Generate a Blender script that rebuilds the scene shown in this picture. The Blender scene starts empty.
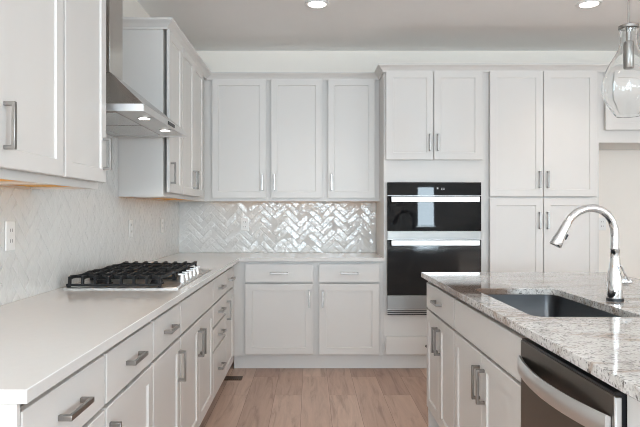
import bpy, bmesh, math, random
from mathutils import Vector, Matrix
random.seed(7)
SC = bpy.context.scene
COL = SC.collection
PI = math.pi

# ------------------------------------------------------------------ camera
H = 1.268
cam_d = bpy.data.cameras.new('camera')
cam = bpy.data.objects.new('camera', cam_d)
COL.objects.link(cam)
cam.location = (0, 0, H)
cam.rotation_euler = (PI / 2, 0, 0)
cam_d.sensor_width = 36
cam_d.lens = 36 * 590 / 640
cam_d.shift_x = 9.5 / 640
cam_d.clip_start = 0.02
SC.camera = cam

# ------------------------------------------------------------------ world, exposure
W = bpy.data.worlds.new('world')
SC.world = W
W.use_nodes = True
W.node_tree.nodes['Background'].inputs[0].default_value = (0.80, 0.90, 1.0, 1)
W.node_tree.nodes['Background'].inputs[1].default_value = 0.8
SC.view_settings.view_transform = 'Standard'
SC.view_settings.look = 'None'
SC.view_settings.gamma = 1
SC.view_settings.use_curve_mapping = False
SC.view_settings.exposure = 0.22
SC.cycles.use_denoising = True
SC.cycles.filter_width = 1.0
SC.cycles.max_bounces = 16
SC.cycles.diffuse_bounces = 12
SC.cycles.glossy_bounces = 6
SC.cycles.transmission_bounces = 8
SC.cycles.transparent_max_bounces = 16
SC.cycles.sample_clamp_indirect = 6
SC.cycles.caustics_reflective = False
SC.cycles.caustics_refractive = False

# room extents
XL, XR, YB, YF, ZC = -1.2, 5.0, 5.35, -7.0, 2.743
FRONT_WINS = [(-0.95, 1.55, 0.85, 2.45), (2.95, 3.50, 0.88, 2.05)]   # x0,x1,z0,z1 in the wall behind the camera
RIGHT_WINS = [(-6.2, -4.0, 0.6, 2.45), (-3.2, -1.0, 0.6, 2.45)]      # y0,y1,z0,z1 in the right wall
ADDED_LEFT_WINS = [(-2.8, -0.6, 0.6, 2.45)]       # y0,y1,z0,z1 in the left wall, unseen, added to light the island fronts
PW_FRONT, PW_RIGHT, PW_LEFT = 66, 34, 44                              # watts per square metre of window


def area(name, loc, rot, sx, sy, power, col):
    d = bpy.data.lights.new(name, 'AREA')
    d.shape = 'RECTANGLE'
    d.size, d.size_y, d.energy, d.color = sx, sy, power, col
    o = bpy.data.objects.new(name, d)
    o.location, o.rotation_euler = loc, rot
    COL.objects.link(o)
    return o


DAY = (0.725, 0.885, 1.0)
TILT = 0.6      # daylight thrown up off the ground outside
for (a, b, c, d) in FRONT_WINS:      # daylight just outside each window
    area('window_daylight', ((a + b) / 2, YF - 0.16, (c + d) / 2), (PI / 2 + 0.25, 0, 0), b - a, d - c, PW_FRONT * (2.5 if a > 2 else 1) * (b - a) * (d - c), DAY)
for (a, b, c, d) in RIGHT_WINS:
    area('window_daylight', (XR + 0.16, (a + b) / 2, (c + d) / 2), (PI / 2 + TILT, 0, PI / 2), b - a, d - c, PW_RIGHT * (b - a) * (d - c), DAY)
for (a, b, c, d) in ADDED_LEFT_WINS:
    area('window_daylight', (XL - 0.16, (a + b) / 2, (c + d) / 2), (PI / 2 + TILT, 0, -PI / 2), b - a, d - c, PW_LEFT * (b - a) * (d - c), DAY)  # fill daylight for the added left window
LAMPS = [(0.046, 4.15), (1.96, 4.15), (0.046, 2.0), (0.046, -0.2), (3.6, 1.0), (1.96, -2.2), (0.046, -2.2), (3.6, -2.2)]  # first two are in view, the others are added for room lighting
LAMP_W = 7.5
LAMP_COL = (1.0, 0.84, 0.70)

# ------------------------------------------------------------------ materials


def nodes(name):
    m = bpy.data.materials.new(name)
    m.use_nodes = True
    nt = m.node_tree
    return m, nt, nt.nodes['Principled BSDF']


def plain(name, col, rough=0.5, metal=0.0, noise=0.03, scale=8, bump=0.0, bscale=60, coat=0.0, spec=0.5, stretch=None):
    """procedural paint / metal: colour varied slightly by noise, optional bump"""
    m, nt, b = nodes(name)
    tc = nt.nodes.new('ShaderNodeTexCoord')
    mp = nt.nodes.new('ShaderNodeMapping')
    nt.links.new(tc.outputs['Object'], mp.inputs[0])
    if stretch:
        mp.inputs['Scale'].default_value = stretch
    n = nt.nodes.new('ShaderNodeTexNoise')
    n.inputs['Scale'].default_value = scale
    n.inputs['Detail'].default_value = 3
    nt.links.new(mp.outputs[0], n.inputs['Vector'])
    r = nt.nodes.new('ShaderNodeMapRange')
    r.inputs['To Min'].default_value = 1 - noise
    r.inputs['To Max'].default_value = 1 + noise
    nt.links.new(n.outputs[0], r.inputs[0])
    v = nt.nodes.new('ShaderNodeVectorMath')
    v.operation = 'SCALE'
    v.inputs[0].default_value = col
    nt.links.new(r.outputs[0], v.inputs['Scale'])
    nt.links.new(v.outputs[0], b.inputs['Base Color'])
    b.inputs['Roughness'].default_value = rough
    b.inputs['Metallic'].default_value = metal
    b.inputs['Coat Weight'].default_value = coat
    b.inputs['Specular IOR Level'].default_value = spec
    if bump:
        n2 = nt.nodes.new('ShaderNodeTexNoise')
        n2.inputs['Scale'].default_value = bscale
        nt.links.new(mp.outputs[0], n2.inputs['Vector'])
        bp = nt.nodes.new('ShaderNodeBump')
        bp.inputs['Strength'].default_value = bump
        bp.inputs['Distance'].default_value = 0.01
        nt.links.new(n2.outputs[0], bp.inputs['Height'])
        nt.links.new(bp.outputs[0], b.inputs['Normal'])
    return m


M = {}
M['paint'] = plain('cabinet_paint', (0.675, 0.660, 0.640), 0.38, noise=0.012)
M['toe'] = plain('toe_paint', (0.72, 0.71, 0.695), 0.45, noise=0.012)
M['wall'] = plain('wall_paint', (0.88, 0.84, 0.785), 0.8, noise=0.01, bump=0.05, bscale=120)
M['ceiling'] = plain('ceiling_paint', (0.88, 0.885, 0.885), 0.9, noise=0.01, bump=0.08, bscale=90)
M['quartz'] = plain('white_quartz', (0.67, 0.66, 0.645), 0.10, noise=0.02, scale=40)
M['tile'] = plain('glazed_tile', (0.71, 0.71, 0.695), 0.10, noise=0.03, scale=12, bump=0.34, bscale=24)
M['grout'] = plain('grout', (0.66, 0.66, 0.65), 0.85)
M['steel'] = plain('brushed_steel', (0.60, 0.59, 0.58), 0.28, 1.0, noise=0.05, scale=5, stretch=(1, 1, 60))
M['sink_steel'] = plain('sink_steel', (0.20, 0.204, 0.212), 0.30, 1.0, noise=0.05, scale=5, stretch=(1, 1, 60))
M['rail_steel'] = plain('rail_steel', (0.30, 0.295, 0.285), 0.42, 1.0, noise=0.04, scale=5, stretch=(1, 1, 60))
M['lip_steel'] = plain('lip_steel', (0.74, 0.73, 0.72), 0.42, 1.0, noise=0.03)  # lighter copy of the hood steel, window reflection put into the colour
M['hood_steel'] = plain('hood_steel', (0.56, 0.535, 0.51), 0.22, 1.0, noise=0.04, scale=5, stretch=(1, 1, 60))
M['nickel'] = plain('brushed_nickel', (0.31, 0.295, 0.28), 0.28, 1.0, noise=0.03)
M['chrome'] = plain('chrome', (0.82, 0.83, 0.84), 0.05, 1.0, noise=0.01)
M['dw_steel'] = plain('dark_stainless', (0.19, 0.172, 0.155), 0.34, 1.0, noise=0.05, scale=5, stretch=(1, 1, 60))
M['bar_steel'] = plain('bright_steel', (0.76, 0.76, 0.755), 0.36, 1.0, noise=0.03)
M['black_glass'] = plain('black_glass', (0.006, 0.006, 0.007), 0.02, noise=0.01, spec=0.14)
M['oven_glass'] = plain('oven_glass', (0.013, 0.013, 0.014), 0.10, noise=0.01)
M['black'] = plain('black_plastic', (0.012, 0.012, 0.013), 0.4)
M['iron'] = plain('cast_iron', (0.012, 0.012, 0.013), 0.55, spec=0.3, noise=0.1, bump=0.15, bscale=200)
M['maple'] = plain('maple_ply', (0.92, 0.45, 0.04), 0.5, noise=0.12, scale=6, stretch=(6, 1, 1))
M['white_plastic'] = plain('white_plastic', (0.82, 0.82, 0.81), 0.3, noise=0.005)
M['slot'] = plain('outlet_slot', (0.10, 0.09, 0.09), 0.6)
M['register'] = plain('brown_register', (0.10, 0.055, 0.03), 0.45, 0.3)
M['icon'] = plain('pale_print', (0.65, 0.65, 0.66), 0.5)
M['vinyl'] = plain('window_vinyl', (0.8, 0.8, 0.8), 0.4)


def mat_emit(name, col, strength):
    m, nt, b = nodes(name)
    b.inputs['Base Color'].default_value = (*col, 1)
    b.inputs['Emission Color'].default_value = (*col, 1)
    b.inputs['Emission Strength'].default_value = strength
    return m


M['lamp'] = mat_emit('lamp_lens', (1.0, 0.95, 0.88), 9.0)
M['hood_lamp'] = mat_emit('hood_lamp_lens', (1.0, 0.96, 0.9), 6.0)


def mat_glass():
    m, nt, b = nodes('clear_glass')
    b.inputs['Base Color'].default_value = (0.97, 0.98, 0.98, 1)
    b.inputs['Roughness'].default_value = 0.0
    b.inputs['IOR'].default_value = 1.47
    b.inputs['Transmission Weight'].default_value = 1.0
    return m


M['glass'] = mat_glass()


def mat_pane():
    m, nt, b = nodes('window_pane')
    out = nt.nodes['Material Output']
    tr = nt.nodes.new('ShaderNodeBsdfTransparent')
    gl = nt.nodes.new('ShaderNodeBsdfGlossy')
    gl.inputs['Roughness'].default_value = 0.0
    fr = nt.nodes.new('ShaderNodeFresnel')
    fr.inputs[0].default_value = 1.2
    mx = nt.nodes.new('ShaderNodeMixShader')
    nt.links.new(fr.outputs[0], mx.inputs[0])
    nt.links.new(tr.outputs[0], mx.inputs[1])
    nt.links.new(gl.outputs[0], mx.inputs[2])
    nt.links.new(mx.outputs[0], out.inputs[0])
    return m


M['pane'] = mat_pane()


def ramp(nt, stops):
    r = nt.nodes.new('ShaderNodeValToRGB')
    e = r.color_ramp.elements
    while len(e) < len(stops):
        e.new(0.5)
    for el, (p, c) in zip(e, stops):
        el.position = p
        el.color = (*c, 1)
    return r


def mat_granite():
    m, nt, b = nodes('speckled_granite')
    tc = nt.nodes.new('ShaderNodeTexCoord')
    mp = nt.nodes.new('ShaderNodeMapping')
    mp.inputs['Scale'].default_value = (0.40, 1.25, 1.0)
    mp.inputs['Rotation'].default_value = (0, 0, 0.18)
    nt.links.new(tc.outputs['Object'], mp.inputs[0])
    # broad streaks of cream, grey and brown
    n1 = nt.nodes.new('ShaderNodeTexNoise')
    n1.inputs['Scale'].default_value = 6.5
    n1.inputs['Detail'].default_value = 8
    n1.inputs['Roughness'].default_value = 0.68
    n1.inputs['Distortion'].default_value = 0.9
    nt.links.new(mp.outputs[0], n1.inputs['Vector'])
    r1 = ramp(nt, [(0.30, (0.26, 0.20, 0.17)), (0.39, (0.46, 0.39, 0.34)), (0.47, (0.63, 0.62, 0.60)), (0.60, (0.71, 0.70, 0.69)), (0.74, (0.54, 0.54, 0.555))])
    nt.links.new(n1.outputs[0], r1.inputs[0])
    # fine crystals
    v = nt.nodes.new('ShaderNodeTexVoronoi')
    v.inputs['Scale'].default_value = 170
    nt.links.new(tc.outputs['Object'], v.inputs['Vector'])
    r2 = ramp(nt, [(0.0, (0.10, 0.10, 0.11)), (0.10, (0.45, 0.43, 0.42)), (0.22, (0.86, 0.85, 0.84)), (0.8, (1.0, 0.99, 0.97)), (1.0, (0.55, 0.53, 0.52))])
    sep = nt.nodes.new('ShaderNodeSeparateColor')
    nt.links.new(v.outputs['Color'], sep.inputs[0])
    nt.links.new(sep.outputs[0], r2.inputs[0])
    mx = nt.nodes.new('ShaderNodeMix')
    mx.data_type = 'RGBA'
    mx.blend_type = 'MULTIPLY'
    mx.inputs[0].default_value = 0.75
    nt.links.new(r1.outputs[0], mx.inputs[6])
    nt.links.new(r2.outputs[0], mx.inputs[7])
    # dark flecks
    n3 = nt.nodes.new('ShaderNodeTexNoise')
    n3.inputs['Scale'].default_value = 75
    n3.inputs['Detail'].default_value = 4
    nt.links.new(mp.outputs[0], n3.inputs['Vector'])
    r3 = ramp(nt, [(0.30, (0.25, 0.23, 0.22)), (0.42, (1, 1, 1)), (1.0, (1, 1, 1))])
    nt.links.new(n3.outputs[0], r3.inputs[0])
    mx2 = nt.nodes.new('ShaderNodeMix')
    mx2.data_type = 'RGBA'
    mx2.blend_type = 'MULTIPLY'
    mx2.inputs[0].default_value = 1.0
    nt.links.new(mx.outputs[2], mx2.inputs[6])
    nt.links.new(r3.outputs[0], mx2.inputs[7])
    nt.links.new(mx2.outputs[2], b.inputs['Base Color'])
    b.inputs['Roughness'].default_value = 0.06
    # a brown streaky patch that lies near the far corner of the slab
    mpp = nt.nodes.new('ShaderNodeMapping')
    mpp.inputs['Location'].default_value = (-0.77 / 0.13, -2.84 / 0.19, -0.9 / 0.3)
    mpp.inputs['Scale'].default_value = (1 / 0.13, 1 / 0.19, 1 / 0.3)
    nt.links.new(tc.outputs['Object'], mpp.inputs[0])
    ln = nt.nodes.new('ShaderNodeVectorMath')
    ln.operation = 'LENGTH'
    nt.links.new(mpp.outputs[0], ln.inputs[0])
    n4 = nt.nodes.new('ShaderNodeTexNoise')
    n4.inputs['Scale'].default_value = 40
    n4.inputs['Detail'].default_value = 5
    nt.links.new(mp.outputs[0], n4.inputs['Vector'])
    sm = nt.nodes.new('ShaderNodeMath')
    sm.operation = 'MULTIPLY_ADD'
    nt.links.new(n4.outputs[0], sm.inputs[0])
    sm.inputs[1].default_value = 0.8
    nt.links.new(ln.outputs['Value'], sm.inputs[2])
    rp = ramp(nt, [(0.0, (1, 1, 1)), (0.60, (0.85, 0.85, 0.85)), (0.85, (0, 0, 0)), (1.0, (0, 0, 0))])
    dv = nt.nodes.new('ShaderNodeMath')
    dv.operation = 'MULTIPLY'
    dv.inputs[1].default_value = 0.40
    nt.links.new(sm.outputs[0], dv.inputs[0])
    nt.links.new(dv.outputs[0], rp.inputs[0])
    mx3 = nt.nodes.new('ShaderNodeMix')
    mx3.data_type = 'RGBA'
    nt.links.new(rp.outputs[0], mx3.inputs[0])
    nt.links.new(mx2.outputs[2], mx3.inputs[6])
    mx3.inputs[7].default_value = (0.17, 0.105, 0.07, 1)
    nt.links.new(mx3.outputs[2], b.inputs['Base Color'])
    return m


M['granite'] = mat_granite()


def mat_floor():
    m, nt, b = nodes('oak_planks')
    tc = nt.nodes.new('ShaderNodeTexCoord')
    mp = nt.nodes.new('ShaderNodeMapping')
    mp.inputs['Rotation'].default_value = (0, 0, PI / 2)
    mp.inputs['Location'].default_value = (0.37, 0.06, 0)
    nt.links.new(tc.outputs['Object'], mp.inputs[0])
    br = nt.nodes.new('ShaderNodeTexBrick')
    br.inputs['Color1'].default_value = (0.0, 0.0, 0.0, 1)
    br.inputs['Color2'].default_value = (1.0, 1.0, 1.0, 1)
    br.inputs['Mortar'].default_value = (0.5, 0.5, 0.5, 1)
    br.inputs['Scale'].default_value = 1.0
    br.inputs['Mortar Size'].default_value = 0.0012
    br.inputs['Mortar Smooth'].default_value = 0.3
    br.inputs['Brick Width'].default_value = 1.25
    br.inputs['Row Height'].default_value = 0.19
    br.offset = 0.37
    nt.links.new(mp.outputs[0], br.inputs['Vector'])
    pal = ramp(nt, [(0.0, (0.365, 0.245, 0.192)), (0.35, (0.50, 0.36, 0.29)), (0.7, (0.425, 0.298, 0.236)), (1.0, (0.59, 0.445, 0.365))])
    nt.links.new(br.outputs['Color'], pal.inputs[0])
    # grain, shifted per plank
    mp2 = nt.nodes.new('ShaderNodeMapping')
    mp2.inputs['Scale'].default_value = (9, 0.8, 1)
    nt.links.new(tc.outputs['Object'], mp2.inputs[0])
    add = nt.nodes.new('ShaderNodeVectorMath')
    sc = nt.nodes.new('ShaderNodeVectorMath')
    sc.operation = 'SCALE'
    sc.inputs['Scale'].default_value = 13
    nt.links.new(br.outputs['Color'], sc.inputs[0])
    nt.links.new(mp2.outputs[0], add.inputs[0])
    nt.links.new(sc.outputs[0], add.inputs[1])
    gn = nt.nodes.new('ShaderNodeTexNoise')
    gn.inputs['Scale'].default_value = 2.6
    gn.inputs['Detail'].default_value = 9
    gn.inputs['Roughness'].default_value = 0.62
    gn.inputs['Distortion'].default_value = 0.8
    nt.links.new(add.outputs[0], gn.inputs['Vector'])
    gr = ramp(nt, [(0.28, (0.62, 0.58, 0.55)), (0.45, (0.94, 0.93, 0.92)), (0.62, (1.10, 1.10, 1.10)), (0.8, (0.86, 0.85, 0.84))])
    nt.links.new(gn.outputs[0], gr.inputs[0])
    mx = nt.nodes.new('ShaderNodeMix')
    mx.data_type = 'RGBA'
    mx.blend_type = 'MULTIPLY'
    mx.inputs[0].default_value = 1.0
    nt.links.new(pal.outputs[0], mx.inputs[6])
    nt.links.new(gr.outputs[0], mx.inputs[7])
    # seams
    mx2 = nt.nodes.new('ShaderNodeMix')
    mx2.data_type = 'RGBA'
    nt.links.new(br.outputs['Fac'], mx2.inputs[0])
    nt.links.new(mx.outputs[2], mx2.inputs[6])
    mx2.inputs[7].default_value = (0.16, 0.105, 0.075, 1)
    nt.links.new(mx2.outputs[2], b.inputs['Base Color'])
    b.inputs['Roughness'].default_value = 0.42
    bp = nt.nodes.new('ShaderNodeBump')
    bp.inputs['Strength'].default_value = 0.08
    bp.inputs['Distance'].default_value = 0.01
    nt.links.new(gn.outputs[0], bp.inputs['Height'])
    nt.links.new(bp.outputs[0], b.inputs['Normal'])
    return m


M['floor'] = mat_floor()

# ------------------------------------------------------------------ mesh helpers


class MB:
    def __init__(s):
        s.v, s.f = [], []

    def face_add(s, vs, fs):
        o = len(s.v)
        s.v += [tuple(p) for p in vs]
        s.f += [tuple(i + o for i in f) for f in fs]
        return s

    def box(s, x0, y0, z0, x1, y1, z1):
        vs = [(x0, y0, z0), (x1, y0, z0), (x1, y1, z0), (x0, y1, z0), (x0, y0, z1), (x1, y0, z1), (x1, y1, z1), (x0, y1, z1)]
        return s.face_add(vs, [(0, 3, 2, 1), (4, 5, 6, 7), (0, 1, 5, 4), (1, 2, 6, 5), (2, 3, 7, 6), (3, 0, 4, 7)])

    def rings(s, rings, cap0=True, cap1=True):
        n = len(rings[0])
        vs = [p for r in rings for p in r]
        fs = []
        for k in range(len(rings) - 1):
            for i in range(n):
                j = (i + 1) % n
                fs.append((k * n + i, k * n + j, (k + 1) * n + j, (k + 1) * n + i))
        if cap0:
            fs.append(tuple(reversed(range(n))))
        if cap1:
            fs.append(tuple(range((len(rings) - 1) * n, len(rings) * n)))
        return s.face_add(vs, fs)

    def lathe(s, prof, c=(0, 0, 0), axis='z', n=32, cap0=True, cap1=True):
        rs = []
        for r, h in prof:
            ring = []
            for i in range(n):
                a = 2 * PI * i / n
                u, v = r * math.cos(a), r * math.sin(a)
                p = {'z': (u, v, h), 'x': (h, u, v), 'y': (v, h, u)}[axis]
                ring.append((c[0] + p[0], c[1] + p[1], c[2] + p[2]))
            rs.append(ring)
        return s.rings(rs, cap0, cap1)

    def tube(s, pts, rad, n=16):
        """tube of varying radius along a polyline"""
        pts = [Vector(p) for p in pts]
        if not isinstance(rad, (list, tuple)):
            rad = [rad] * len(pts)
        rs = []
        up = None
        for i, p in enumerate(pts):
            d = (pts[min(i + 1, len(pts) - 1)] - pts[max(i - 1, 0)]).normalized()
            if up is None:
                up = Vector((0, 1, 0)) if abs(d.y) < 0.9 else Vector((1, 0, 0))
            a = d.cross(up).normalized()
            b = a.cross(d).normalized()
            up = b
            rs.append([tuple(p + rad[i] * (math.cos(2 * PI * k / n) * a + math.sin(2 * PI * k / n) * b)) for k in range(n)])
        return s.rings(rs)

    def build(s, name, mat, parent=None, smooth=None, bevel=0, seg=2):
        me = bpy.data.meshes.new(name)
        me.from_pydata(s.v, [], s.f)
        bm = bmesh.new()
        bm.from_mesh(me)
        bmesh.ops.recalc_face_normals(bm, faces=bm.faces)
        bm.to_mesh(me)
        bm.free()
        me.materials.append(M[mat])
        o = bpy.data.objects.new(name, me)
        COL.objects.link(o)
        if parent:
            o.parent = parent
        if bevel:
            md = o.modifiers.new('bevel', 'BEVEL')
            md.width, md.segments, md.limit_method = bevel, seg, 'ANGLE'
            md.angle_limit = math.radians(40)
            if not smooth:
                smooth = 35
        if smooth:
            me.polygons.foreach_set('use_smooth', [True] * len(me.polygons))
            me.set_sharp_from_angle(angle=math.radians(smooth))
        return o


def tag(o, label=None, cat=None, group=None, kind=None):
    if label:
        o['label'] = label
    if cat:
        o['category'] = cat
    if group:
        o['group'] = group
    if kind:
        o['kind'] = kind
    return o


def thing(name, label, cat, loc, rz=0, group=None):
    o = bpy.data.objects.new(name, None)
    o.empty_display_size = 0.05
    COL.objects.link(o)
    o.location, o.rotation_euler = loc, (0, 0, rz)
    return tag(o, label, cat, group)


def copy_tree(o, parent=None):
    c = o.copy()
    COL.objects.link(c)
    c.parent = parent
    for ch in list(o.children):
        copy_tree(ch, c)
    return c


# ------------------------------------------------------------------ setting
def struct(o):
    o['kind'] = 'structure'
    return o


T = 0.12
struct(MB().box(XL - T, YF - T, -0.1, XR + T, YB + T, 0).build('floor', 'floor'))
struct(MB().box(XL - T, YF - T, ZC, XR + T, YB + T, ZC + 0.1).build('ceiling', 'ceiling'))
wall_back = struct(MB().box(XL, YB, 0, XR, YB + T, ZC).build('wall_back', 'wall'))


def wall_with_holes(name, side, a0, a1, holes):
    mb = MB()

    def put(u0, u1, z0, z1):
        if u1 - u0 < 1e-6 or z1 - z0 < 1e-6:
            return
        if side == 'front':
            mb.box(u0, YF - T, z0, u1, YF, z1)
        elif side == 'right':
            mb.box(XR, u0, z0, XR + T, u1, z1)
        else:
            mb.box(XL - T, u0, z0, XL, u1, z1)
    x = a0
    for (u0, u1, z0, z1) in sorted(holes):
        put(x, u0, 0, ZC)
        put(u0, u1, 0, z0)
        put(u0, u1, z1, ZC)
        x = u1
    put(x, a1, 0, ZC)
    return struct(mb.build(name, 'wall'))


wall_with_holes('wall_front', 'front', XL, XR, FRONT_WINS)
wall_with_holes('wall_right', 'right', YF - T, YB + T, RIGHT_WINS)
wall_left = wall_with_holes('wall_left', 'left', YF - T, YB + T, ADDED_LEFT_WINS)
wn = 0
for side, wins in (('front', FRONT_WINS), ('right', RIGHT_WINS), ('left', ADDED_LEFT_WINS)):
    for (u0, u1, z0, z1) in wins:
        wn += 1
        fr, pn = MB(), MB()
        t = 0.05

        def pbox(mb, a, b, c, d, p0, p1):
            if side == 'front':
                mb.box(a, YF - p1, c, b, YF - p0, d)
            elif side == 'right':
                mb.box(XR + p0, a, c, XR + p1, b, d)
            else:
                mb.box(XL - p1, a, c, XL - p0, b, d)
        pbox(fr, u0, u1, z0, z0 + t, 0.02, 0.08)
        pbox(fr, u0, u1, z1 - t, z1, 0.02, 0.08)
        pbox(fr, u0, u0 + t, z0 + t, z1 - t, 0.02, 0.08)
        pbox(fr, u1 - t, u1, z0 + t, z1 - t, 0.02, 0.08)
        if u1 - u0 > 1:
            pbox(fr, (u0 + u1) / 2 - 0.03, (u0 + u1) / 2 + 0.03, z0 + t, z1 - t, 0.02, 0.08)
        wo = struct(fr.build('window_%d' % wn, 'vinyl'))
        pbox(pn, u0 + t, u1 - t, z0 + t, z1 - t, 0.048, 0.052)
        pn.build('pane', 'pane', wo)

# herringbone tile -------------------------------------------------
def clip(poly, x0, x1, y0, y1):
    def half(p, ax, val, sgn):
        out = []
        for i in range(len(p)):
            a, b = p[i], p[(i + 1) % len(p)]
            ia, ib = sgn * (a[ax] - val) >= 0, sgn * (b[ax] - val) >= 0
            if ia:
                out.append(a)
            if ia != ib:
                t = (val - a[ax]) / (b[ax] - a[ax])
                out.append((a[0] + t * (b[0] - a[0]), a[1] + t * (b[1] - a[1])))
        return out
    for ax, val, sgn in ((0, x0, 1), (0, x1, -1), (1, y0, 1), (1, y1, -1)):
        poly = half(poly, ax, val, sgn)
        if len(poly) < 3:
            return None
    return poly


def herringbone(rects, tomap, tilt, pil, tw=0.0515, g=0.0014, depth=0.010):
    mb = MB()
    n = 3
    c45 = math.sqrt(0.5)
    U0, U1 = min(r[0] for r in rects), max(r[1] for r in rects)
    V0, V1 = min(r[2] for r in rects), max(r[3] for r in rects)
    R = int((U1 - U0 + V1 - V0) / tw) + 8
    for i in range(-R, R):
        for j in range(-R // 3, R // 3):
            bx, by = i + 6 * j, i
            for (a0, b0, a1, b1) in ((0, 0, n, 1), (n, 1 - n, n + 1, 1)):
                q = [((bx + a) * tw, (by + b) * tw) for a, b in ((a0, b0), (a1, b0), (a1, b1), (a0, b1))]
                cx = sum(p[0] for p in q) / 4
                cy = sum(p[1] for p in q) / 4
                q = [(cx + (p[0] - cx) * (1 - g / abs(2 * (p[0] - cx))), cy + (p[1] - cy) * (1 - g / abs(2 * (p[1] - cy)))) for p in q]
                q = [((p[0] - p[1]) * c45 + U0, (p[0] + p[1]) * c45 + V0) for p in q]
                ccx, ccy = (cx - cy) * c45 + U0, (cx + cy) * c45 + V0
                if ccx < U0 - 0.2 or ccx > U1 + 0.2 or ccy < V0 - 0.2 or ccy > V1 + 0.2:
                    continue
                tu, tv, dz = random.gauss(0, tilt), random.gauss(0, tilt), random.uniform(-0.0004, 0.0004)
                for r in rects:
                    p = clip(q, *r)
                    if not p:
                        continue
                    mx, my = sum(a[0] for a in p) / len(p), sum(a[1] for a in p) / len(p)
                    area_ = 0.5 * abs(sum(p[k][0] * p[(k + 1) % len(p)][1] - p[(k + 1) % len(p)][0] * p[k][1] for k in range(len(p))))
                    if area_ < 2e-5:
                        continue
                    # pillowed face: rings inset along the tile's own two axes
                    loc = [((u + v) * c45, (v - u) * c45) for u, v in p]
                    a0_, a1_ = min(a for a, _ in loc), max(a for a, _ in loc)
                    b0_, b1_ = min(b for _, b in loc), max(b for _, b in loc)
                    top = lambda u, v: depth + dz + (u - ccx) * tu + (v - ccy) * tv

                    def ring(ins, drop):
                        out = []
                        fa = 1 - min(0.8, ins / max(0.002, (a1_ - a0_) / 2))
                        fb = 1 - min(0.8, ins / max(0.002, (b1_ - b0_) / 2))
                        ma, mb_ = (mx + my) * c45, (my - mx) * c45
                        for a, b in loc:
                            a, b = ma + (a - ma) * fa, mb_ + (b - mb_) * fb
                            u, v = (a - b) * c45, (a + b) * c45
                            out.append(tomap(u, v, top(u, v) - drop))
                        return out
                    r0 = [tomap(u, v, 0.004) for u, v in p]
                    mb.rings([r0, ring(0, 0.0022 * pil), ring(0.0022, 0.0007 * pil), ring(0.007, 0.00015 * pil), ring(0.016, 0)], cap0=False)
    return mb


Z0T, Z1T = 0.9145, 1.371
bk = herringbone([(-1.189, 0.590, Z0T, Z1T)], lambda u, v, w: (u, YB - w, v), 0.030, 0.55).build('backsplash_tile', 'tile', wall_back, smooth=35)
MB().box(-1.2, YB - 0.0085, Z0T, 0.590, YB, Z1T).build('grout', 'grout', wall_back)
lf = herringbone([(1.19, YB - 0.011, Z0T, Z1T), (2.5395, 3.650, Z1T, 2.7)], lambda u, v, w: (XL + w, u, v), 0.005, 0.3).build('backsplash_tile', 'tile', wall_left, smooth=35)
MB().box(XL, 1.19, Z0T, XL + 0.0085, YB, Z1T).box(XL, 2.532, Z1T, XL + 0.0085, 3.650, 2.7).build('grout', 'grout', wall_left)

# ------------------------------------------------------------------ cabinet kit (local: x along the run, -y out of the front, face frame at y = 0)
DT = 0.02   # door front in front of the face-frame line
FF = 0.018  # face frame set back behind the line, leaving a shadow gap
GAP_HANDLE = 0.033


def rect_ring(x0, x1, z0, z1, ins, y):
    return [(x0 + ins, y, z0 + ins), (x1 - ins, y, z0 + ins), (x1 - ins, y, z1 - ins), (x0 + ins, y, z1 - ins)]


def front_mesh(x0, x1, z0, z1, shaker, stile=0.056):
    y0 = -0.0015
    rs = [rect_ring(x0, x1, z0, z1, 0, y0), rect_ring(x0, x1, z0, z1, 0, -DT + 0.002), rect_ring(x0, x1, z0, z1, 0.0022, -DT)]
    if shaker:
        rs += [rect_ring(x0, x1, z0, z1, stile, -DT), rect_ring(x0, x1, z0, z1, stile + 0.003, -DT + 0.0075)]
    return MB().rings(rs)


def add_handle(par, cx, cz, vertical, length=0.137, mat='nickel'):
    mb = MB()
    t = 0.007
    yo, yi = -DT - GAP_HANDLE, -DT - GAP_HANDLE + 0.010
    h = length / 2
    prof = [(-h, -DT + 0.0005), (-h, yo), (h, yo), (h, -DT + 0.0005), (h - 0.012, -DT + 0.0005), (h - 0.012, yi), (-h + 0.012, yi), (-h + 0.012, -DT + 0.0005)]
    for s_ in (-1, 1):
        pass
    if vertical:
        A = [(cx - t, y, cz + a) for a, y in prof]
        B = [(cx + t, y, cz + a) for a, y in prof]
    else:
        A = [(cx + a, y, cz - t) for a, y in prof]
        B = [(cx + a, y, cz + t) for a, y in prof]
    vs = A + B
    n = 8
    fs = [(i, (i + 1) % n, n + (i + 1) % n, n + i) for i in range(n)]
    # two U-shaped caps made of quads
    for o in (0, n):
        fs += [(o + 0, o + 1, o + 6, o + 7), (o + 1, o + 2, o + 5, o + 6), (o + 2, o + 3, o + 4, o + 5)]
    mb.face_add(vs, fs)
    return mb.build('handle', mat, par, bevel=0.0015)


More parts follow.
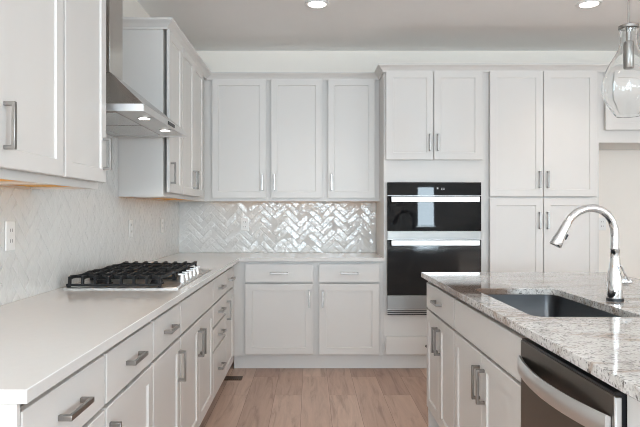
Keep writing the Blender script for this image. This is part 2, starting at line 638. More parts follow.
def cabinet(name, label, cat, loc, rz, w, depth, z0, z1, fronts, toe=True, group=None, under=None, toe_ext=(0, 0), hollow=None):
    """fronts: list of (kind, x0, x1, z0, z1, handle) with handle = None | (side, z) | 'h'"""
    root = thing(name, label, cat, loc, rz, group)
    b = MB()
    zb = z0 + (0.115 if toe else 0)
    if hollow:                                            # an appliance bay: sides, floor, top and back instead of a solid box
        (a0, a1, h0, h1) = hollow
        b.box(-w / 2, FF, zb, a0, depth, z1)
        b.box(a1, FF, zb, w / 2, depth, z1)
        b.box(a0, FF, zb, a1, depth, h0)
        b.box(a0, FF, h1, a1, depth, z1)
    elif under:
        r = 0.018
        b.box(-w / 2, FF, zb + r, w / 2, depth, z1)
        b.box(-w / 2, FF, zb, w / 2, 0.037, zb + r)
        b.box(-w / 2, 0.037, zb, -w / 2 + 0.015, depth, zb + r)
        b.box(w / 2 - 0.015, 0.037, zb, w / 2, depth, zb + r)
    else:
        b.box(-w / 2, FF, zb, w / 2, depth, z1)
    b.build('body', 'paint', root)
    if toe:
        MB().box(-w / 2 - toe_ext[0], 0.075, 0, w / 2 + toe_ext[1], depth, zb).build('toe_kick', 'toe', root)
    if under:
        MB().box(-w / 2 + 0.015, 0.037, zb + 0.010, w / 2 - 0.015, depth, zb + 0.0185).build('bottom_panel', 'maple', root)['label'] = 'honey coloured wooden underside'
    for (kind, a, c, d, e, hd) in fronts:
        if kind == 'drawer' or kind == 'panel':
            o = front_mesh(a, c, d, e, False).build('drawer' if kind == 'drawer' else 'false_front', 'paint', root)
        else:
            o = front_mesh(a, c, d, e, True).build('door', 'paint', root)
        if hd == 'h':
            add_handle(o, (a + c) / 2, (d + e) / 2, False, 0.145)
        elif hd:
            side, hz = hd
            add_handle(o, a + 0.03 if side == 'l' else c - 0.03, hz, True)
    return root


G = 0.0125
HZ = 0.585        # lower door handle centre
DRAW = (0.716, 0.862)
DOOR = (0.135, 0.703)
RL = PI / 2


def left_base(y0, y1, label, fronts, **k):
    return cabinet('base_cabinet', label, 'cabinet', (-0.61, (y0 + y1) / 2, 0), RL, y1 - y0, 0.586, 0, 0.884, fronts, group='white base cabinets along the left wall', **k)


w = 0.5005
e = w / 2 - 0.008
L1 = left_base(1.1995, 1.70, 'white base cabinet nearest the camera, first under the left countertop', [('drawer', -e, e, *DRAW, 'h'), ('door', -e, e, *DOOR, ('l', HZ))])
MB().box(-0.2635, -0.0195, 0, -0.2505, 0.586, 0.884).build('end_panel', 'paint', L1)
w = 0.515
e = w / 2 - 0.008
left_base(1.70, 2.215, 'second white base cabinet from the near end of the left countertop', [('drawer', -e, e, *DRAW, 'h'), ('door', -e, e, *DOOR, ('l', HZ))])
w = 0.465
e = w / 2 - 0.008
left_base(2.215, 2.68, 'third white base cabinet on the left run, just before the cooktop', [('drawer', -e, e, *DRAW, 'h'), ('door', -e, e, *DOOR, ('r', HZ))])
w = 0.895
e = w / 2 - 0.008
left_base(2.68, 3.575, 'wide white base cabinet under the gas cooktop with handleless upper panel', [('panel', -e, e, *DRAW, None), ('door', -e, -0.002, *DOOR, ('r', HZ)), ('door', 0.002, e, *DOOR, ('l', HZ))])
w = 0.545
e = w / 2 - 0.008
left_base(3.575, 4.12, 'white base cabinet with a stack of four drawers beyond the cooktop',
          [('drawer', -e, e, *DRAW, 'h'), ('drawer', -e, e, 0.575, 0.703, 'h'), ('drawer', -e, e, 0.428, 0.562, 'h'), ('drawer', -e, e, 0.135, 0.415, 'h')])
w = 0.657
left_base(4.12, 4.777, 'narrow white base cabinet with one door in the far left corner',
          [('drawer', -0.3205, 0.0715, *DRAW, 'h'), ('door', -0.3205, 0.0715, *DOOR, ('l', HZ))], toe_ext=(0, 0.07))


def back_base(x0, x1, label, fronts, **k):
    return cabinet('base_cabinet', label, 'cabinet', ((x0 + x1) / 2, 4.76, 0), 0, x1 - x0, 0.585, 0, 0.884, fronts, group='white base cabinets under the back countertop', **k)


def bx_(x0, x1, a, b):
    c = (x0 + x1) / 2
    return a - c, b - c


X0, X1 = -0.6275, 0.044
d = bx_(X0, X1, -0.526, 0.020)
back_base(X0, X1, 'white base cabinet under the back countertop, at the inner corner of the L', [('drawer', *d, *DRAW, 'h'), ('door', *d, *DOOR, ('r', HZ))])
X0, X1 = 0.0445, 0.592
d = bx_(X0, X1, 0.068, 0.552)
back_base(X0, X1, 'white base cabinet against the back wall right beside the oven tower', [('drawer', *d, *DRAW, 'h'), ('door', *d, *DOOR, ('l', HZ))])


# tall units
TD = 0.585
c = (0.593 + 1.41) / 2
f = lambda a, b: (a - c, b - c)
oven_tower = cabinet('oven_cabinet', 'tall pale cabinet housing the built-in double oven', 'cabinet', (c, 4.76, 0), 0, 1.41 - 0.593, TD, 0, 2.44,
                     [('door', *f(0.607, 0.988), 1.70, 2.415, ('r', 1.838)), ('door', *f(0.993, 1.380), 1.70, 2.415, ('l', 1.838)),
                      ('drawer', *f(0.607, 1.380), 0.135, 0.276, None)], hollow=(0.635 - c, 1.35 - c, 0.455, 1.505))
for ch in oven_tower.children:
    if ch.name.startswith('drawer'):
        MB().lathe([(0.007, -DT + 0.001), (0.007, -DT - 0.004), (0.011, -DT - 0.010), (0.011, -DT - 0.017), (0.006, -DT - 0.020)], (0.93 - c, 0, 0.205), 'y', 16).build('knob', 'black', ch, smooth=40)
c2 = (1.4105 + 2.335) / 2
f = lambda a, b: (a - c2, b - c2)
cabinet('pantry_cabinet', 'tall pale four door pantry cabinet right of the oven tower', 'cabinet', (c2, 4.76, 0), 0, 2.335 - 1.4105, TD, 0, 2.44,
        [('door', *f(1.442, 1.869), 1.405, 2.415, ('r', 1.541)), ('door', *f(1.874, 2.302), 1.405, 2.415, ('l', 1.541)),
         ('door', *f(1.442, 1.869), 0.135, 1.390, ('r', 1.212)), ('door', *f(1.874, 2.302), 0.135, 1.390, ('l', 1.212))])
c3 = (2.3355 + 3.33) / 2
f = lambda a, b: (a - c3, b - c3)
fc = cabinet('wall_cabinet', 'wide pale cabinet bridging the empty fridge alcove at far right', 'cabinet', (c3, 4.76, 0), 0, 3.33 - 2.3355, TD, 1.842, 2.44,
             [('door', *f(2.372, 2.84), 1.94, 2.415, ('r', 2.03)), ('door', *f(2.845, 3.293), 1.94, 2.415, ('l', 2.03))], toe=False)
MB().box(3.331 - c3, 0, 0, 3.35 - c3, TD, 2.44).build('side_panel', 'paint', fc)

# wall cabinets on the back wall
UZ0, UZ1 = 1.372, 2.44
UD = (1.400, 2.415)
UHZ = 1.532


def back_upper(x0, x1, label, d, side):
    cc = (x0 + x1) / 2
    cabinet('wall_cabinet', label, 'cabinet', (cc, 5.045, 0), 0, x1 - x0, 0.303, UZ0, UZ1, [('door', d[0] - cc, d[1] - cc, *UD, (side, UHZ))], toe=False, under=True, group='pale wall cabinets above the tiled back wall')


back_upper(-0.9125, -0.3575, 'leftmost single door wall cabinet on the back wall, handle at its right', (-0.839, -0.379), 'r')
back_upper(-0.357, 0.1235, 'middle of the three wall cabinets on the back wall', (-0.336, 0.099), 'l')
back_upper(0.124, 0.592, 'wall cabinet on the back wall nearest the oven tower', (0.149, 0.549), 'l')


def left_upper(y0, y1, label, doors):
    cc = (y0 + y1) / 2
    cabinet('wall_cabinet', label, 'cabinet', (-0.895, cc, 0), RL, y1 - y0, 0.304, UZ0, UZ1, [('door', a - cc, b - cc, *UD, (s, 1.52)) for a, b, s in doors], toe=False, under=True, group='pale wall cabinets on the left wall')


left_upper(1.645, 2.105, 'wall cabinet cut off by the left edge of the photo, long handle visible', [(1.657, 2.092, 'l')])
left_upper(2.1055, 2.537, 'narrow wall cabinet directly before the range hood, nearer side', [(2.110, 2.527, 'r')])
left_upper(3.655, 4.03, 'wall cabinet directly beyond the range hood with plain side panel showing', [(3.665, 4.022, 'l')])
left_upper(4.0305, 5.0625, 'two door wall cabinet in the far left corner beyond the hood', [(4.04, 4.428, 'r'), (4.432, 4.82, 'l')])


# crown mouldings ---------------------------------------------------
def crown(n, path):
    """path: outline at face plane (open polyline, outward on the right-hand side when walking)"""
    prof = [(0.0, 2.408), (0.010, 2.408), (0.012, 2.418), (0.030, 2.440), (0.046, 2.452), (0.050, 2.456), (0.050, 2.466), (0.0, 2.466)]
    P = [Vector((x, y)) for x, y in path]
    rs = []
    for i, p in enumerate(P):
        nn = []
        if i > 0:
            dd = (p - P[i - 1]).normalized()
            nn.append(Vector((dd.y, -dd.x)))
        if i < len(P) - 1:
            dd = (P[i + 1] - p).normalized()
            nn.append(Vector((dd.y, -dd.x)))
        m_ = nn[0] if len(nn) == 1 else (nn[0] + nn[1]) / (1 + nn[0].dot(nn[1]))
        rs.append([(p.x + m_.x * (o_ + 0.0015), p.y + m_.y * (o_ + 0.0015), z) for o_, z in prof])
    return struct(MB().rings(rs).build('trim_%d' % n, 'paint'))


crown(1, [(-1.198, 3.655), (-0.895, 3.655), (-0.895, 5.045), (0.590, 5.045)])
crown(2, [(0.593, 5.04), (0.593, 4.76), (3.35, 4.76), (3.35, 5.345)])
crown(3, [(-0.895, 1.645), (-0.895, 2.537), (-1.198, 2.537)])

# ------------------------------------------------------------------ countertops
ct = MB()
pts = [(-1.1995, 1.185), (-0.57, 1.185), (-0.57, 4.715), (0.5915, 4.715), (0.5915, 5.3495), (-1.1995, 5.3495)]
ct.rings([[(x, y, 0.8845) for x, y in pts], [(x, y, 0.914) for x, y in pts]])
tag(ct.build('countertop', 'quartz', bevel=0.002), 'white quartz countertop running along the left wall and around the back corner', 'countertop')

# island ------------------------------------------------------------
RI = -PI / 2
IX = 0.705


def island_cab(name, y0, y1, label, fronts, depth=0.60, **k):
    return cabinet(name, label, 'cabinet', (IX, (y0 + y1) / 2, 0), RI, y1 - y0, depth, 0, 0.884, fronts, group='white island cabinets', **k)


e = 0.6775 / 2 - 0.008
island_cab('island_cabinet', 2.8125, 3.49, 'island cabinet at the far end with one drawer over two doors',
           [('drawer', -e, e, *DRAW, 'h'), ('door', -e, -0.002, *DOOR, ('r', HZ)), ('door', 0.002, e, *DOOR, ('l', HZ))])
# sink base: open top so the basin hangs inside
e = 0.908 / 2 - 0.006
sbase = thing('sink_cabinet', 'island sink cabinet with plain panel above paired tall handles', 'cabinet', (IX, (1.904 + 2.812) / 2, 0), RI, 'white island cabinets')
hw = 0.908 / 2
MB().box(-hw, FF, 0.115, hw, 0.0355, 0.884).build('face_frame', 'paint', sbase)
MB().box(-hw, 0.036, 0.115, -hw + 0.012, 0.60, 0.884).build('side_panel', 'paint', sbase)
MB().box(hw - 0.012, 0.036, 0.115, hw, 0.60, 0.884).build('side_panel', 'paint', sbase)
MB().box(-hw + 0.015, 0.036, 0.115, hw - 0.015, 0.60, 0.133).build('bottom_panel', 'paint', sbase)
MB().box(-hw + 0.015, 0.585, 0.133, hw - 0.015, 0.60, 0.884).build('back_panel', 'paint', sbase)
MB().box(-hw, 0.075, 0, hw, 0.60, 0.115).build('toe_kick', 'toe', sbase)
front_mesh(-e, e, *DRAW, False).build('false_front', 'paint', sbase)
for a, cc, s in ((-e, -0.002, 'r'), (0.002, e, 'l')):
    o = front_mesh(a, cc, *DOOR, True).build('door', 'paint', sbase)
    add_handle(o, a + 0.03 if s == 'l' else cc - 0.03, HZ, True)

# back half of the island and its end panels
bp = MB().box(1.3055, 0.80, 0, 1.50, 3.49, 0.884).box(0.70, 3.4905, 0, 1.50, 3.515, 0.884).box(0.70, 0.80, 0, 1.305, 1.304, 0.884)
tag(bp.build('island_panelling', 'paint'), 'white painted panelling of the island, closing the end beside the dishwasher', 'cabinet panel')


def rounded(x0, x1, y0, y1, r, n=6):
    out = []
    for cx, cy, a0 in ((x1 - r, y1 - r, 0), (x0 + r, y1 - r, 90), (x0 + r, y0 + r, 180), (x1 - r, y0 + r, 270)):
        for k in range(n + 1):
            a = math.radians(a0 + 90 * k / n)
            out.append((cx + r * math.cos(a), cy + r * math.sin(a)))
    return out


HOLE = (0.766, 1.150, 2.02, 2.785)
hole = rounded(*HOLE, 0.05)
outer = [(0.667, 0.72), (1.78, 0.72), (1.78, 3.56), (0.667, 3.56)]
bm = bmesh.new()


def loop(ptl, z):
    vs = [bm.verts.new((x, y, z)) for x, y in ptl]
    return vs, [bm.edges.new((vs[i], vs[(i + 1) % len(vs)])) for i in range(len(vs))]


loops = {}
for z in (0.8845, 0.914):
    vo, eo = loop(outer, z)
    vh, eh = loop(hole, z)
    loops[z] = (vo, vh)
    bmesh.ops.triangle_fill(bm, edges=eo + eh, use_beauty=True)
for k in (0, 1):
    a, b_ = loops[0.8845][k], loops[0.914][k]
    for i in range(len(a)):
        j = (i + 1) % len(a)
        bm.faces.new((a[i], a[j], b_[j], b_[i]))
bmesh.ops.recalc_face_normals(bm, faces=bm.faces)
me = bpy.data.meshes.new('island_countertop')
bm.to_mesh(me)
bm.free()
me.materials.append(M['granite'])
o = bpy.data.objects.new('island_countertop', me)
COL.objects.link(o)
md = o.modifiers.new('bevel', 'BEVEL')
md.width, md.segments, md.limit_method, md.angle_limit = 0.003, 2, 'ANGLE', math.radians(60)
tag(o, 'speckled grey and tan granite slab topping the island, sink cut into it', 'countertop')

# sink --------------------------------------------------------------
sk = thing('sink', 'rectangular stainless steel undermount sink in the granite island', 'sink', (0.958, 2.4025, 0.66))
mb = MB()


def bas(gr, r, z):
    return [(x - 0.958, y - 2.4025, z - 0.66) for x, y in rounded(HOLE[0] - gr, HOLE[1] + gr, HOLE[2] - gr, HOLE[3] + gr, r)]


mb.rings([bas(0.011, 0.055, 0.884), bas(0.004, 0.052, 0.884), bas(0.004, 0.05, 0.87), bas(0.002, 0.05, 0.69), bas(-0.02, 0.05, 0.668), bas(-0.10, 0.04, 0.665)], cap0=False)
mb.rings([bas(0.011, 0.055, 0.884), bas(0.006, 0.054, 0.882), bas(0.005, 0.052, 0.69), bas(-0.02, 0.05, 0.664), bas(-0.10, 0.04, 0.660)], cap0=False)
mb.build('basin', 'sink_steel', sk, smooth=50)
MB().lathe([(0.045, 0.0056), (0.045, 0.009), (0.036, 0.010), (0.030, 0.007), (0.0, 0.007)], (0, 0.0, 0), 'z', 28, cap0=True, cap1=False).build('drain', 'chrome', sk, smooth=40)

# faucet ------------------------------------------------------------
FY = 2.395
fs = 2.387 / 590


def fp(px, py):
    return ((px - 310.5) * fs - 1.236, 0, H - (py - 213.5) * fs - 0.914)


fa = thing('faucet', 'tall chrome gooseneck faucet standing behind the island sink', 'faucet', (1.236, FY, 0.914))
MB().lathe([(0.033, 0.0005), (0.033, 0.010), (0.031, 0.012)], (0, 0, 0), 'z', 32).build('base_ring', 'black', fa, smooth=40)['label'] = 'black ring at the foot'
MB().lathe([(0.029, 0.012), (0.030, 0.03), (0.029, 0.06), (0.027, 0.10), (0.022, 0.14), (0.0185, 0.17), (0.0175, 0.205), (0.0185, 0.206), (0.0185, 0.212), (0.0165, 0.213)], (0, 0, 0), 'z', 32).build('body', 'chrome', fa, smooth=50)
ctrl = [(615.5, 249), (616, 238), (615.5, 229), (613, 221), (608.5, 214.5), (602, 210), (594, 208), (586, 208.8), (578.5, 212), (572, 217.5), (567.5, 224)]
MB().tube([fp(*p) for p in ctrl], 0.0158, 20).build('spout', 'chrome', fa, smooth=50)
hd = [(568.3, 222.8), (567, 225), (563, 232.5), (558.5, 241), (556.3, 245.2), (555.9, 246)]
sh = MB().tube([fp(*p) for p in hd], [0.0172, 0.0178, 0.019, 0.0235, 0.0245, 0.021], 20).build('spray_head', 'chrome', fa, smooth=50)
bt = [fp(568.2, 234.5), fp(565.6, 239.5)]
MB().tube([(bt[0][0], 0, bt[0][2]), (bt[1][0], 0, bt[1][2])], 0.006, 10).build('button', 'black', sh, smooth=50)
hb = MB().lathe([(0.015, 0.022), (0.0165, 0.03), (0.0165, 0.058), (0.014, 0.060)], (0, 0, 0.078), 'x', 24).build('handle', 'chrome', fa, smooth=50)
MB().tube([(0.050, -0.01, 0.082), (0.030, -0.026, 0.105), (0.006, -0.034, 0.146)], [0.0055, 0.0048, 0.004], 12).build('lever', 'chrome', hb, smooth=50)

# dishwasher --------------------------------------------------------
dw = thing('dishwasher', 'dark stainless dishwasher built into the island beside the sink cabinet', 'dishwasher', (0.675, 1.6045, 0), RI)
hw = 0.2925
# local: -y is out of the front (world -X); front of the door at y = 0
prof = [(0.0, 0.115), (0.0, 0.84), (0.002, 0.862)]
MB().box(-hw, 0.0, 0.115, hw, 0.016, 0.862).build('door', 'dw_steel', dw, bevel=0.003)
MB().box(hw + 0.0004, 0.002, 0.118, hw + 0.0035, 0.0155, 0.859).build('lit_edge', 'bar_steel', dw, bevel=0.001)['label'] = 'door edge brightened as if reflecting the room'  # added bright plate, puts the room's reflection into the door edge colour
MB().box(-hw + 0.001, 0.0165, 0.10, hw - 0.001, 0.028, 0.864).build('gasket', 'black', dw)
MB().box(-hw + 0.006, 0.003, 0.8625, hw - 0.002, 0.028, 0.869).build('control_strip', 'black', dw)['label'] = 'black strip along the top edge'
MB().box(-hw + 0.004, 0.029, 0.02, hw - 0.004, 0.60, 0.868).build('tub', 'black', dw)
MB().box(-hw + 0.004, 0.05, 0.0, hw - 0.004, 0.0285 + 0.04, 0.0195).build('toe_kick', 'black', dw)
N = 24
rs = []
for i in range(N + 1):
    u = -1 + 2 * i / N
    x = u * (hw - 0.012)
    y = -0.007 - 0.036 * (1 - u * u)
    rs.append([(x, y - 0.003, 0.764), (x, y - 0.007, 0.768), (x, y - 0.007, 0.812), (x, y - 0.003, 0.816), (x, y + 0.006, 0.812), (x, y + 0.006, 0.768)])
MB().rings(rs).build('handle', 'bar_steel', dw, smooth=50)['label'] = 'bowed bright steel handle'

# wall oven ---------------------------------------------------------
ov = thing('wall_oven', 'stainless double wall oven with black glass doors in the tall cabinet', 'oven', (0.9925, 4.76, 0.447))
ox0, ox1 = -0.378, 0.378


def oz(z):
    return z - 0.447


MB().box(-0.35, -0.001, oz(0.46), 0.35, 0.55, oz(1.50)).build('body', 'steel', ov)
MB().box(ox0, -0.016, oz(0.45), ox1, -0.0015, oz(1.52)).build('trim_frame', 'steel', ov, bevel=0.002)
cp = MB().box(ox0 + 0.001, -0.030, oz(1.412), ox1 - 0.001, -0.0165, oz(1.518)).build('control_panel', 'black_glass', ov, bevel=0.002)
for (ix, iz, iw, ih) in ((0.02, 1.463, 0.012, 0.014), (0.055, 1.469, 0.010, 0.004), (0.055, 1.457, 0.010, 0.004), (0.072, 1.469, 0.010, 0.004), (0.072, 1.457, 0.010, 0.004)):
    MB().box(ix, -0.0306, oz(iz), ix + iw, -0.0302, oz(iz) + ih).build('display_icon', 'icon', cp)
ud = MB().box(ox0 + 0.001, -0.030, oz(1.128), ox1 - 0.001, -0.0165, oz(1.409)).build('upper_door', 'black_glass', ov, bevel=0.002)
MB().box(ox0 + 0.001, -0.031, oz(1.064), ox1 - 0.001, -0.0165, oz(1.1275)).build('lower_rail', 'rail_steel', ud, bevel=0.002)
ld = MB().box(ox0 + 0.001, -0.030, oz(0.612), ox1 - 0.001, -0.0165, oz(1.060)).build('lower_door', 'oven_glass', ov, bevel=0.002)
MB().box(ox0 + 0.001, -0.031, oz(0.500), ox1 - 0.001, -0.0165, oz(0.611)).build('lower_rail', 'rail_steel', ld, bevel=0.002)
vb = MB()
for k in range(3):
    vb.box(ox0 + 0.004, -0.024, oz(0.454 + k * 0.0145), ox1 - 0.004, -0.0162, oz(0.461 + k * 0.0145))
vb.build('vent', 'black', ov)
for dr, zc in ((ud, 1.381), (ld, 1.034)):
    hb = MB().box(ox0 + 0.028, -0.082, oz(zc - 0.021), ox1 - 0.028, -0.068, oz(zc + 0.021))
    for sx in (-0.31, 0.31):
        hb.box(sx - 0.012, -0.0685, oz(zc - 0.012), sx + 0.012, -0.0302, oz(zc + 0.012))
    hb.build('handle', 'bar_steel', dr, bevel=0.003)

# range hood --------------------------------------------------------
hdz = 1.728
hood = thing('range_hood', 'stainless chimney range hood over the gas cooktop', 'range hood', (-1.188, 3.095, hdz))
hy0, hy1, hx1 = -0.445, 0.475, 0.438
cy0, cy1, cx1 = -0.155, 0.045, 0.188
lip = 0.034
sk_ = MB()
o_r = lambda x1, y0, y1, z: [(0, y0, z), (x1, y0, z), (x1, y1, z), (0, y1, z)]
canopy = MB()
canopy.rings([o_r(hx1 - 0.004, hy0 + 0.004, hy1 - 0.004, lip + 0.0005), o_r(cx1 + 0.002, cy0 - 0.002, cy1 + 0.002, 0.245)])
canopy.build('canopy', 'hood_steel', hood)
lp = MB()
lp.box(hx1 - 0.006, hy0, 0, hx1, hy1, lip)
lp.box(0, hy0, 0, hx1 - 0.006, hy0 + 0.006, lip)
lp.box(0, hy1 - 0.006, 0, hx1 - 0.006, hy1, lip)
lp.box(0, hy0 + 0.006, 0.006, hx1 - 0.006, hy1 - 0.006, lip)
lp.build('lip', 'lip_steel', hood, bevel=0.001)
fl = MB()
for k in range(2):
    a = hy0 + 0.05 + k * 0.40
    fl.box(0.06, a, 0.001, 0.30, a + 0.385, 0.0055)
fl.build('filter', 'hood_steel', hood, bevel=0.001)
for yy in (2.875, 3.29):
    lr = MB().lathe([(0.034, 0.0055), (0.034, 0.002), (0.027, 0.0015)], (0.378, yy - 3.095, 0), 'z', 24).build('lamp', 'chrome', hood, smooth=40)
    MB().lathe([(0.026, 0.0014), (0.026, 0.0002)], (0.378, yy - 3.095, 0), 'z', 24).build('lens', 'hood_lamp', lr)
    d_ = bpy.data.lights.new('hood_lamp_light', 'SPOT')
    d_.energy, d_.spot_size, d_.color, d_.shadow_soft_size = 2.5, math.radians(110), LAMP_COL, 0.03
    l_ = bpy.data.objects.new('hood_lamp_light', d_)
    COL.objects.link(l_)
    l_.parent = hood
    l_.location = (0.378, yy - 3.095, -0.004)
cpn = MB().box(hx1 + 0.0003, 0.01, 0.009, hx1 + 0.004, 0.15, 0.027)
cpn.build('control_panel', 'black', hood, bevel=0.001)
MB().box(0, cy0, 0.2455, cx1, cy1, ZC - hdz - 0.002).build('chimney', 'hood_steel', hood, bevel=0.001)

# cooktop -----------------------------------------------------------
CT = (-0.885, 3.20, 0.9142)
ck = thing('cooktop', 'stainless gas cooktop with black iron grates on the left countertop', 'cooktop', CT)
cw, cd = 0.452, 0.268   # half along Y, half along X
MB().rings([[(-cd, -cw, 0), (cd, -cw, 0), (cd, cw, 0), (-cd, cw, 0)], [(-cd, -cw, 0.005), (cd, -cw, 0.005), (cd, cw, 0.005), (-cd, cw, 0.005)],
            [(-cd + 0.012, -cw + 0.012, 0.009), (cd - 0.012, -cw + 0.012, 0.009), (cd - 0.012, cw - 0.012, 0.009), (-cd + 0.012, cw - 0.012, 0.009)]]).build('tray', 'steel', ck)


def burner(x, y, r):
    b = MB().lathe([(r * 1.25, 0.0092), (r * 1.25, 0.014), (r, 0.016), (r, 0.024)], (x, y, 0), 'z', 24).build('burner', 'iron', ck, smooth=40)
    MB().lathe([(r * 0.92, 0.0242), (r * 0.92, 0.029), (r * 0.8, 0.031), (0, 0.031)], (x, y, 0), 'z', 24, cap1=False).build('burner_cap', 'iron', b, smooth=40)


for x, y, r in ((-0.13, -0.30, 0.035), (0.13, -0.30, 0.028), (-0.02, 0, 0.048), (-0.13, 0.30, 0.028), (0.13, 0.30, 0.035)):
    burner(x, y, r)


def grate(yc, hy, x0, x1):
    g = MB()
    zt, t = 0.058, 0.0055
    n = 8
    for yy in (-hy, hy):                      # low end rails on four feet
        g.box(x0, yc + yy - t, 0.014, x1, yc + yy + t, 0.025)
        for xx in (x0 + 0.01, x1 - 0.01):
            g.box(xx - 0.008, yc + yy - 0.007, 0.0095, xx + 0.008, yc + yy + 0.007, 0.0145)
    for q in range(n):                        # raised bars, each with sloping ends down to the rails
        xx = x0 + 0.012 + (x1 - x0 - 0.024) * q / (n - 1)
        prof = [(-hy, 0.016), (-hy + 0.002, zt), (-hy + 0.03, zt + 0.004), (-0.03, zt - 0.002), (0.03, zt - 0.002), (hy - 0.03, zt + 0.004), (hy - 0.002, zt), (hy, 0.016)]
        inn = [(-hy + 0.014, 0.016), (-hy + 0.016, zt - 0.014), (-hy + 0.03, zt - 0.012), (-0.03, zt - 0.014), (0.03, zt - 0.014), (hy - 0.03, zt - 0.012), (hy - 0.016, zt - 0.014), (hy - 0.014, 0.016)]
        rs = []
        for (ya, za), (yb_, zb_) in zip(prof, inn):
            rs.append([(xx - t, yc + ya, za), (xx + t, yc + ya, za), (xx + t, yc + yb_, zb_), (xx - t, yc + yb_, zb_)])
        g.rings(rs)
    for yy in (-hy * 0.45, hy * 0.45):        # tie bars
        g.box(x0 + 0.008, yc + yy - 0.005, zt - 0.013, x1 - 0.008, yc + yy + 0.005, zt - 0.002)
    return g.build('grate', 'iron', ck)


grate(-0.297, 0.146, -0.255, 0.19)
grate(0.0, 0.142, -0.255, 0.19)
grate(0.297, 0.146, -0.255, 0.19)
kn0 = None
for k in range(5):
    yy = -0.20 + 0.10 * k
    b = MB().lathe([(0.022, 0.0092), (0.022, 0.013), (0.018, 0.015), (0.0165, 0.040), (0.0145, 0.043)], (0.230, yy, 0), 'z', 20)
    b.box(0.230 - 0.018, yy - 0.0035, 0.043, 0.230 + 0.018, yy + 0.0035, 0.048)
    b.build('knob', 'bar_steel', ck, smooth=40)

# outlets -----------------------------------------------------------
def outlet(label, loc, rz, group='white wall outlets on the left tiled wall'):
    r = thing('outlet', label, 'outlet', loc, rz, group)
    pl = MB().rings([rect_ring(-0.036, 0.036, -0.058, 0.058, 0, -0.0002), rect_ring(-0.036, 0.036, -0.058, 0.058, 0, -0.003), rect_ring(-0.036, 0.036, -0.058, 0.058, 0.003, -0.005)])
    pl.build('plate', 'white_plastic', r)
    for zc in (-0.021, 0.021):
        q = MB().box(-0.017, -0.0065, zc - 0.015, 0.017, -0.0052, zc + 0.015).build('receptacle', 'white_plastic', r, bevel=0.001)
        MB().box(-0.009, -0.0070, zc - 0.006, -0.006, -0.0066, zc + 0.007).box(0.006, -0.0070, zc - 0.006, 0.009, -0.0066, zc + 0.007).build('slot', 'slot', q)
    return r


WX = XL + 0.0118
outlet('white outlet on the left tile, at the photo edge before the cooktop', (WX, 2.33, 1.18), RL)
outlet('white outlet on the left tile just past the far end of the cooktop', (WX, 3.9, 1.17), RL)
outlet('white outlet on the left tile closest to the back corner', (WX, 4.72, 1.17), RL)
outlet('white outlet on the tiled back wall', (-0.595, YB - 0.0118, 1.17), 0, None)
outlet('white outlet in the empty fridge alcove behind the faucet', (2.643, YB - 0.0005, 1.173), 0, None)

# floor register ----------------------------------------------------
rg = thing('floor_register', 'brown slotted floor register by the left toe kick in the far corner', 'floor vent', (-0.60, 4.535, 0))
MB().box(-0.075, -0.055, 0.0003, 0.075, 0.055, 0.004).build('frame', 'register', rg, bevel=0.0015)
lv = MB()
for k in range(9):
    lv.box(-0.06 + k * 0.015 - 0.003, -0.042, 0.0042, -0.06 + k * 0.015 + 0.003, 0.042, 0.0056)
lv.build('louvres', 'black', rg)

# recessed ceiling lights -------------------------------------------
LL = ['recessed ceiling light left of centre, above the back counter', 'recessed ceiling light at the upper right, beside the pendant']
proto = None
for k, (x, y) in enumerate(LAMPS):
    if proto is None:
        proto = thing('ceiling_light', LL[0], 'ceiling light', (x, y, ZC), 0, 'recessed ceiling lights')
        MB().lathe([(0.088, -0.0005), (0.088, -0.006), (0.080, -0.009), (0.062, -0.004), (0.062, -0.0005)], (0, 0, 0), 'z', 32).build('trim_ring', 'white_plastic', proto, smooth=40)
        MB().lathe([(0.061, -0.0042), (0.061, -0.0062), (0.05, -0.008)], (0, 0, 0), 'z', 32).build('lens', 'lamp', proto)
        r = proto
    else:
        r = copy_tree(proto)
        r.location = (x, y, ZC)
        r['label'] = LL[1] if k == 1 else 'unseen recessed ceiling light, added to light the rest of the room'
    d_ = bpy.data.lights.new('ceiling_lamp', 'SPOT')
    d_.energy, d_.color, d_.spot_size, d_.spot_blend, d_.shadow_soft_size = LAMP_W * 4, LAMP_COL, math.radians(110), 1.0, 0.06
    l_ = bpy.data.objects.new('ceiling_lamp', d_)
    l_.location = (x, y, ZC - 0.02)
    COL.objects.link(l_)

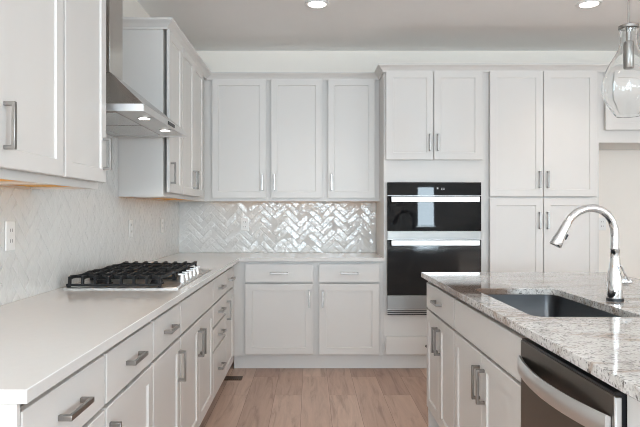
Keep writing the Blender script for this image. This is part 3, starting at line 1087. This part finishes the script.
# pendant -----------------------------------------------------------
PD = 2.3
pS = PD / 590
pz = lambda py: H - (py - 213.5) * pS
PX = (628.6 - 310.5) * pS
pd = thing('pendant_light', 'clear glass jug shaped pendant hanging above the island', 'pendant light', (PX, PD, ZC))
q = lambda py: pz(py) - ZC
MB().lathe([(0.06, -0.0005), (0.06, -0.018), (0.05, -0.024), (0.008, -0.026)], (0, 0, 0), 'z', 28).build('canopy', 'nickel', pd, smooth=40)
MB().lathe([(0.003, -0.026), (0.003, q(25) + 0.001)], (0, 0, 0), 'z', 12).build('rod', 'nickel', pd, smooth=40)
MB().lathe([(0.006, q(23.5)), (0.030, q(25)), (0.037, q(26)), (0.037, q(28.6)), (0.030, q(29))], (0, 0, 0), 'z', 32).build('cap', 'nickel', pd, smooth=40)
MB().lathe([(0.010, q(29.1)), (0.010, q(41)), (0.017, q(42)), (0.019, q(45)), (0.019, q(68)), (0.016, q(69))], (0, 0, 0), 'z', 24).build('socket', 'nickel', pd, smooth=40)
gp = [(29.3, 0.0325), (34, 0.0295), (40, 0.0295), (48, 0.036), (57, 0.055), (66, 0.075), (75, 0.088), (84, 0.0945), (92, 0.0945), (100, 0.085), (106, 0.072), (112, 0.057), (116, 0.046)]
def resample(p, k=4):
    out = []
    for a in range(len(p) - 1):
        p0, p1, p2, p3 = p[max(a - 1, 0)], p[a], p[a + 1], p[min(a + 2, len(p) - 1)]
        for t_ in range(k):
            t = t_ / k
            out.append(tuple(0.5 * (2 * p1[c] + (p2[c] - p0[c]) * t + (2 * p0[c] - 5 * p1[c] + 4 * p2[c] - p3[c]) * t * t + (3 * p1[c] - p0[c] - 3 * p2[c] + p3[c]) * t ** 3) for c in (0, 1)))
    return out + [p[-1]]


gp = resample(gp)
th = 0.0035
outer_p = [(r, q(y)) for y, r in gp]
inner_p = [(r - th, q(y) + (0.001 if y > 100 else 0)) for y, r in reversed(gp)]
MB().lathe(outer_p + inner_p + [outer_p[0]], (0, 0, 0), 'z', 48, cap0=False, cap1=False).build('glass_shade', 'glass', pd, smooth=60)
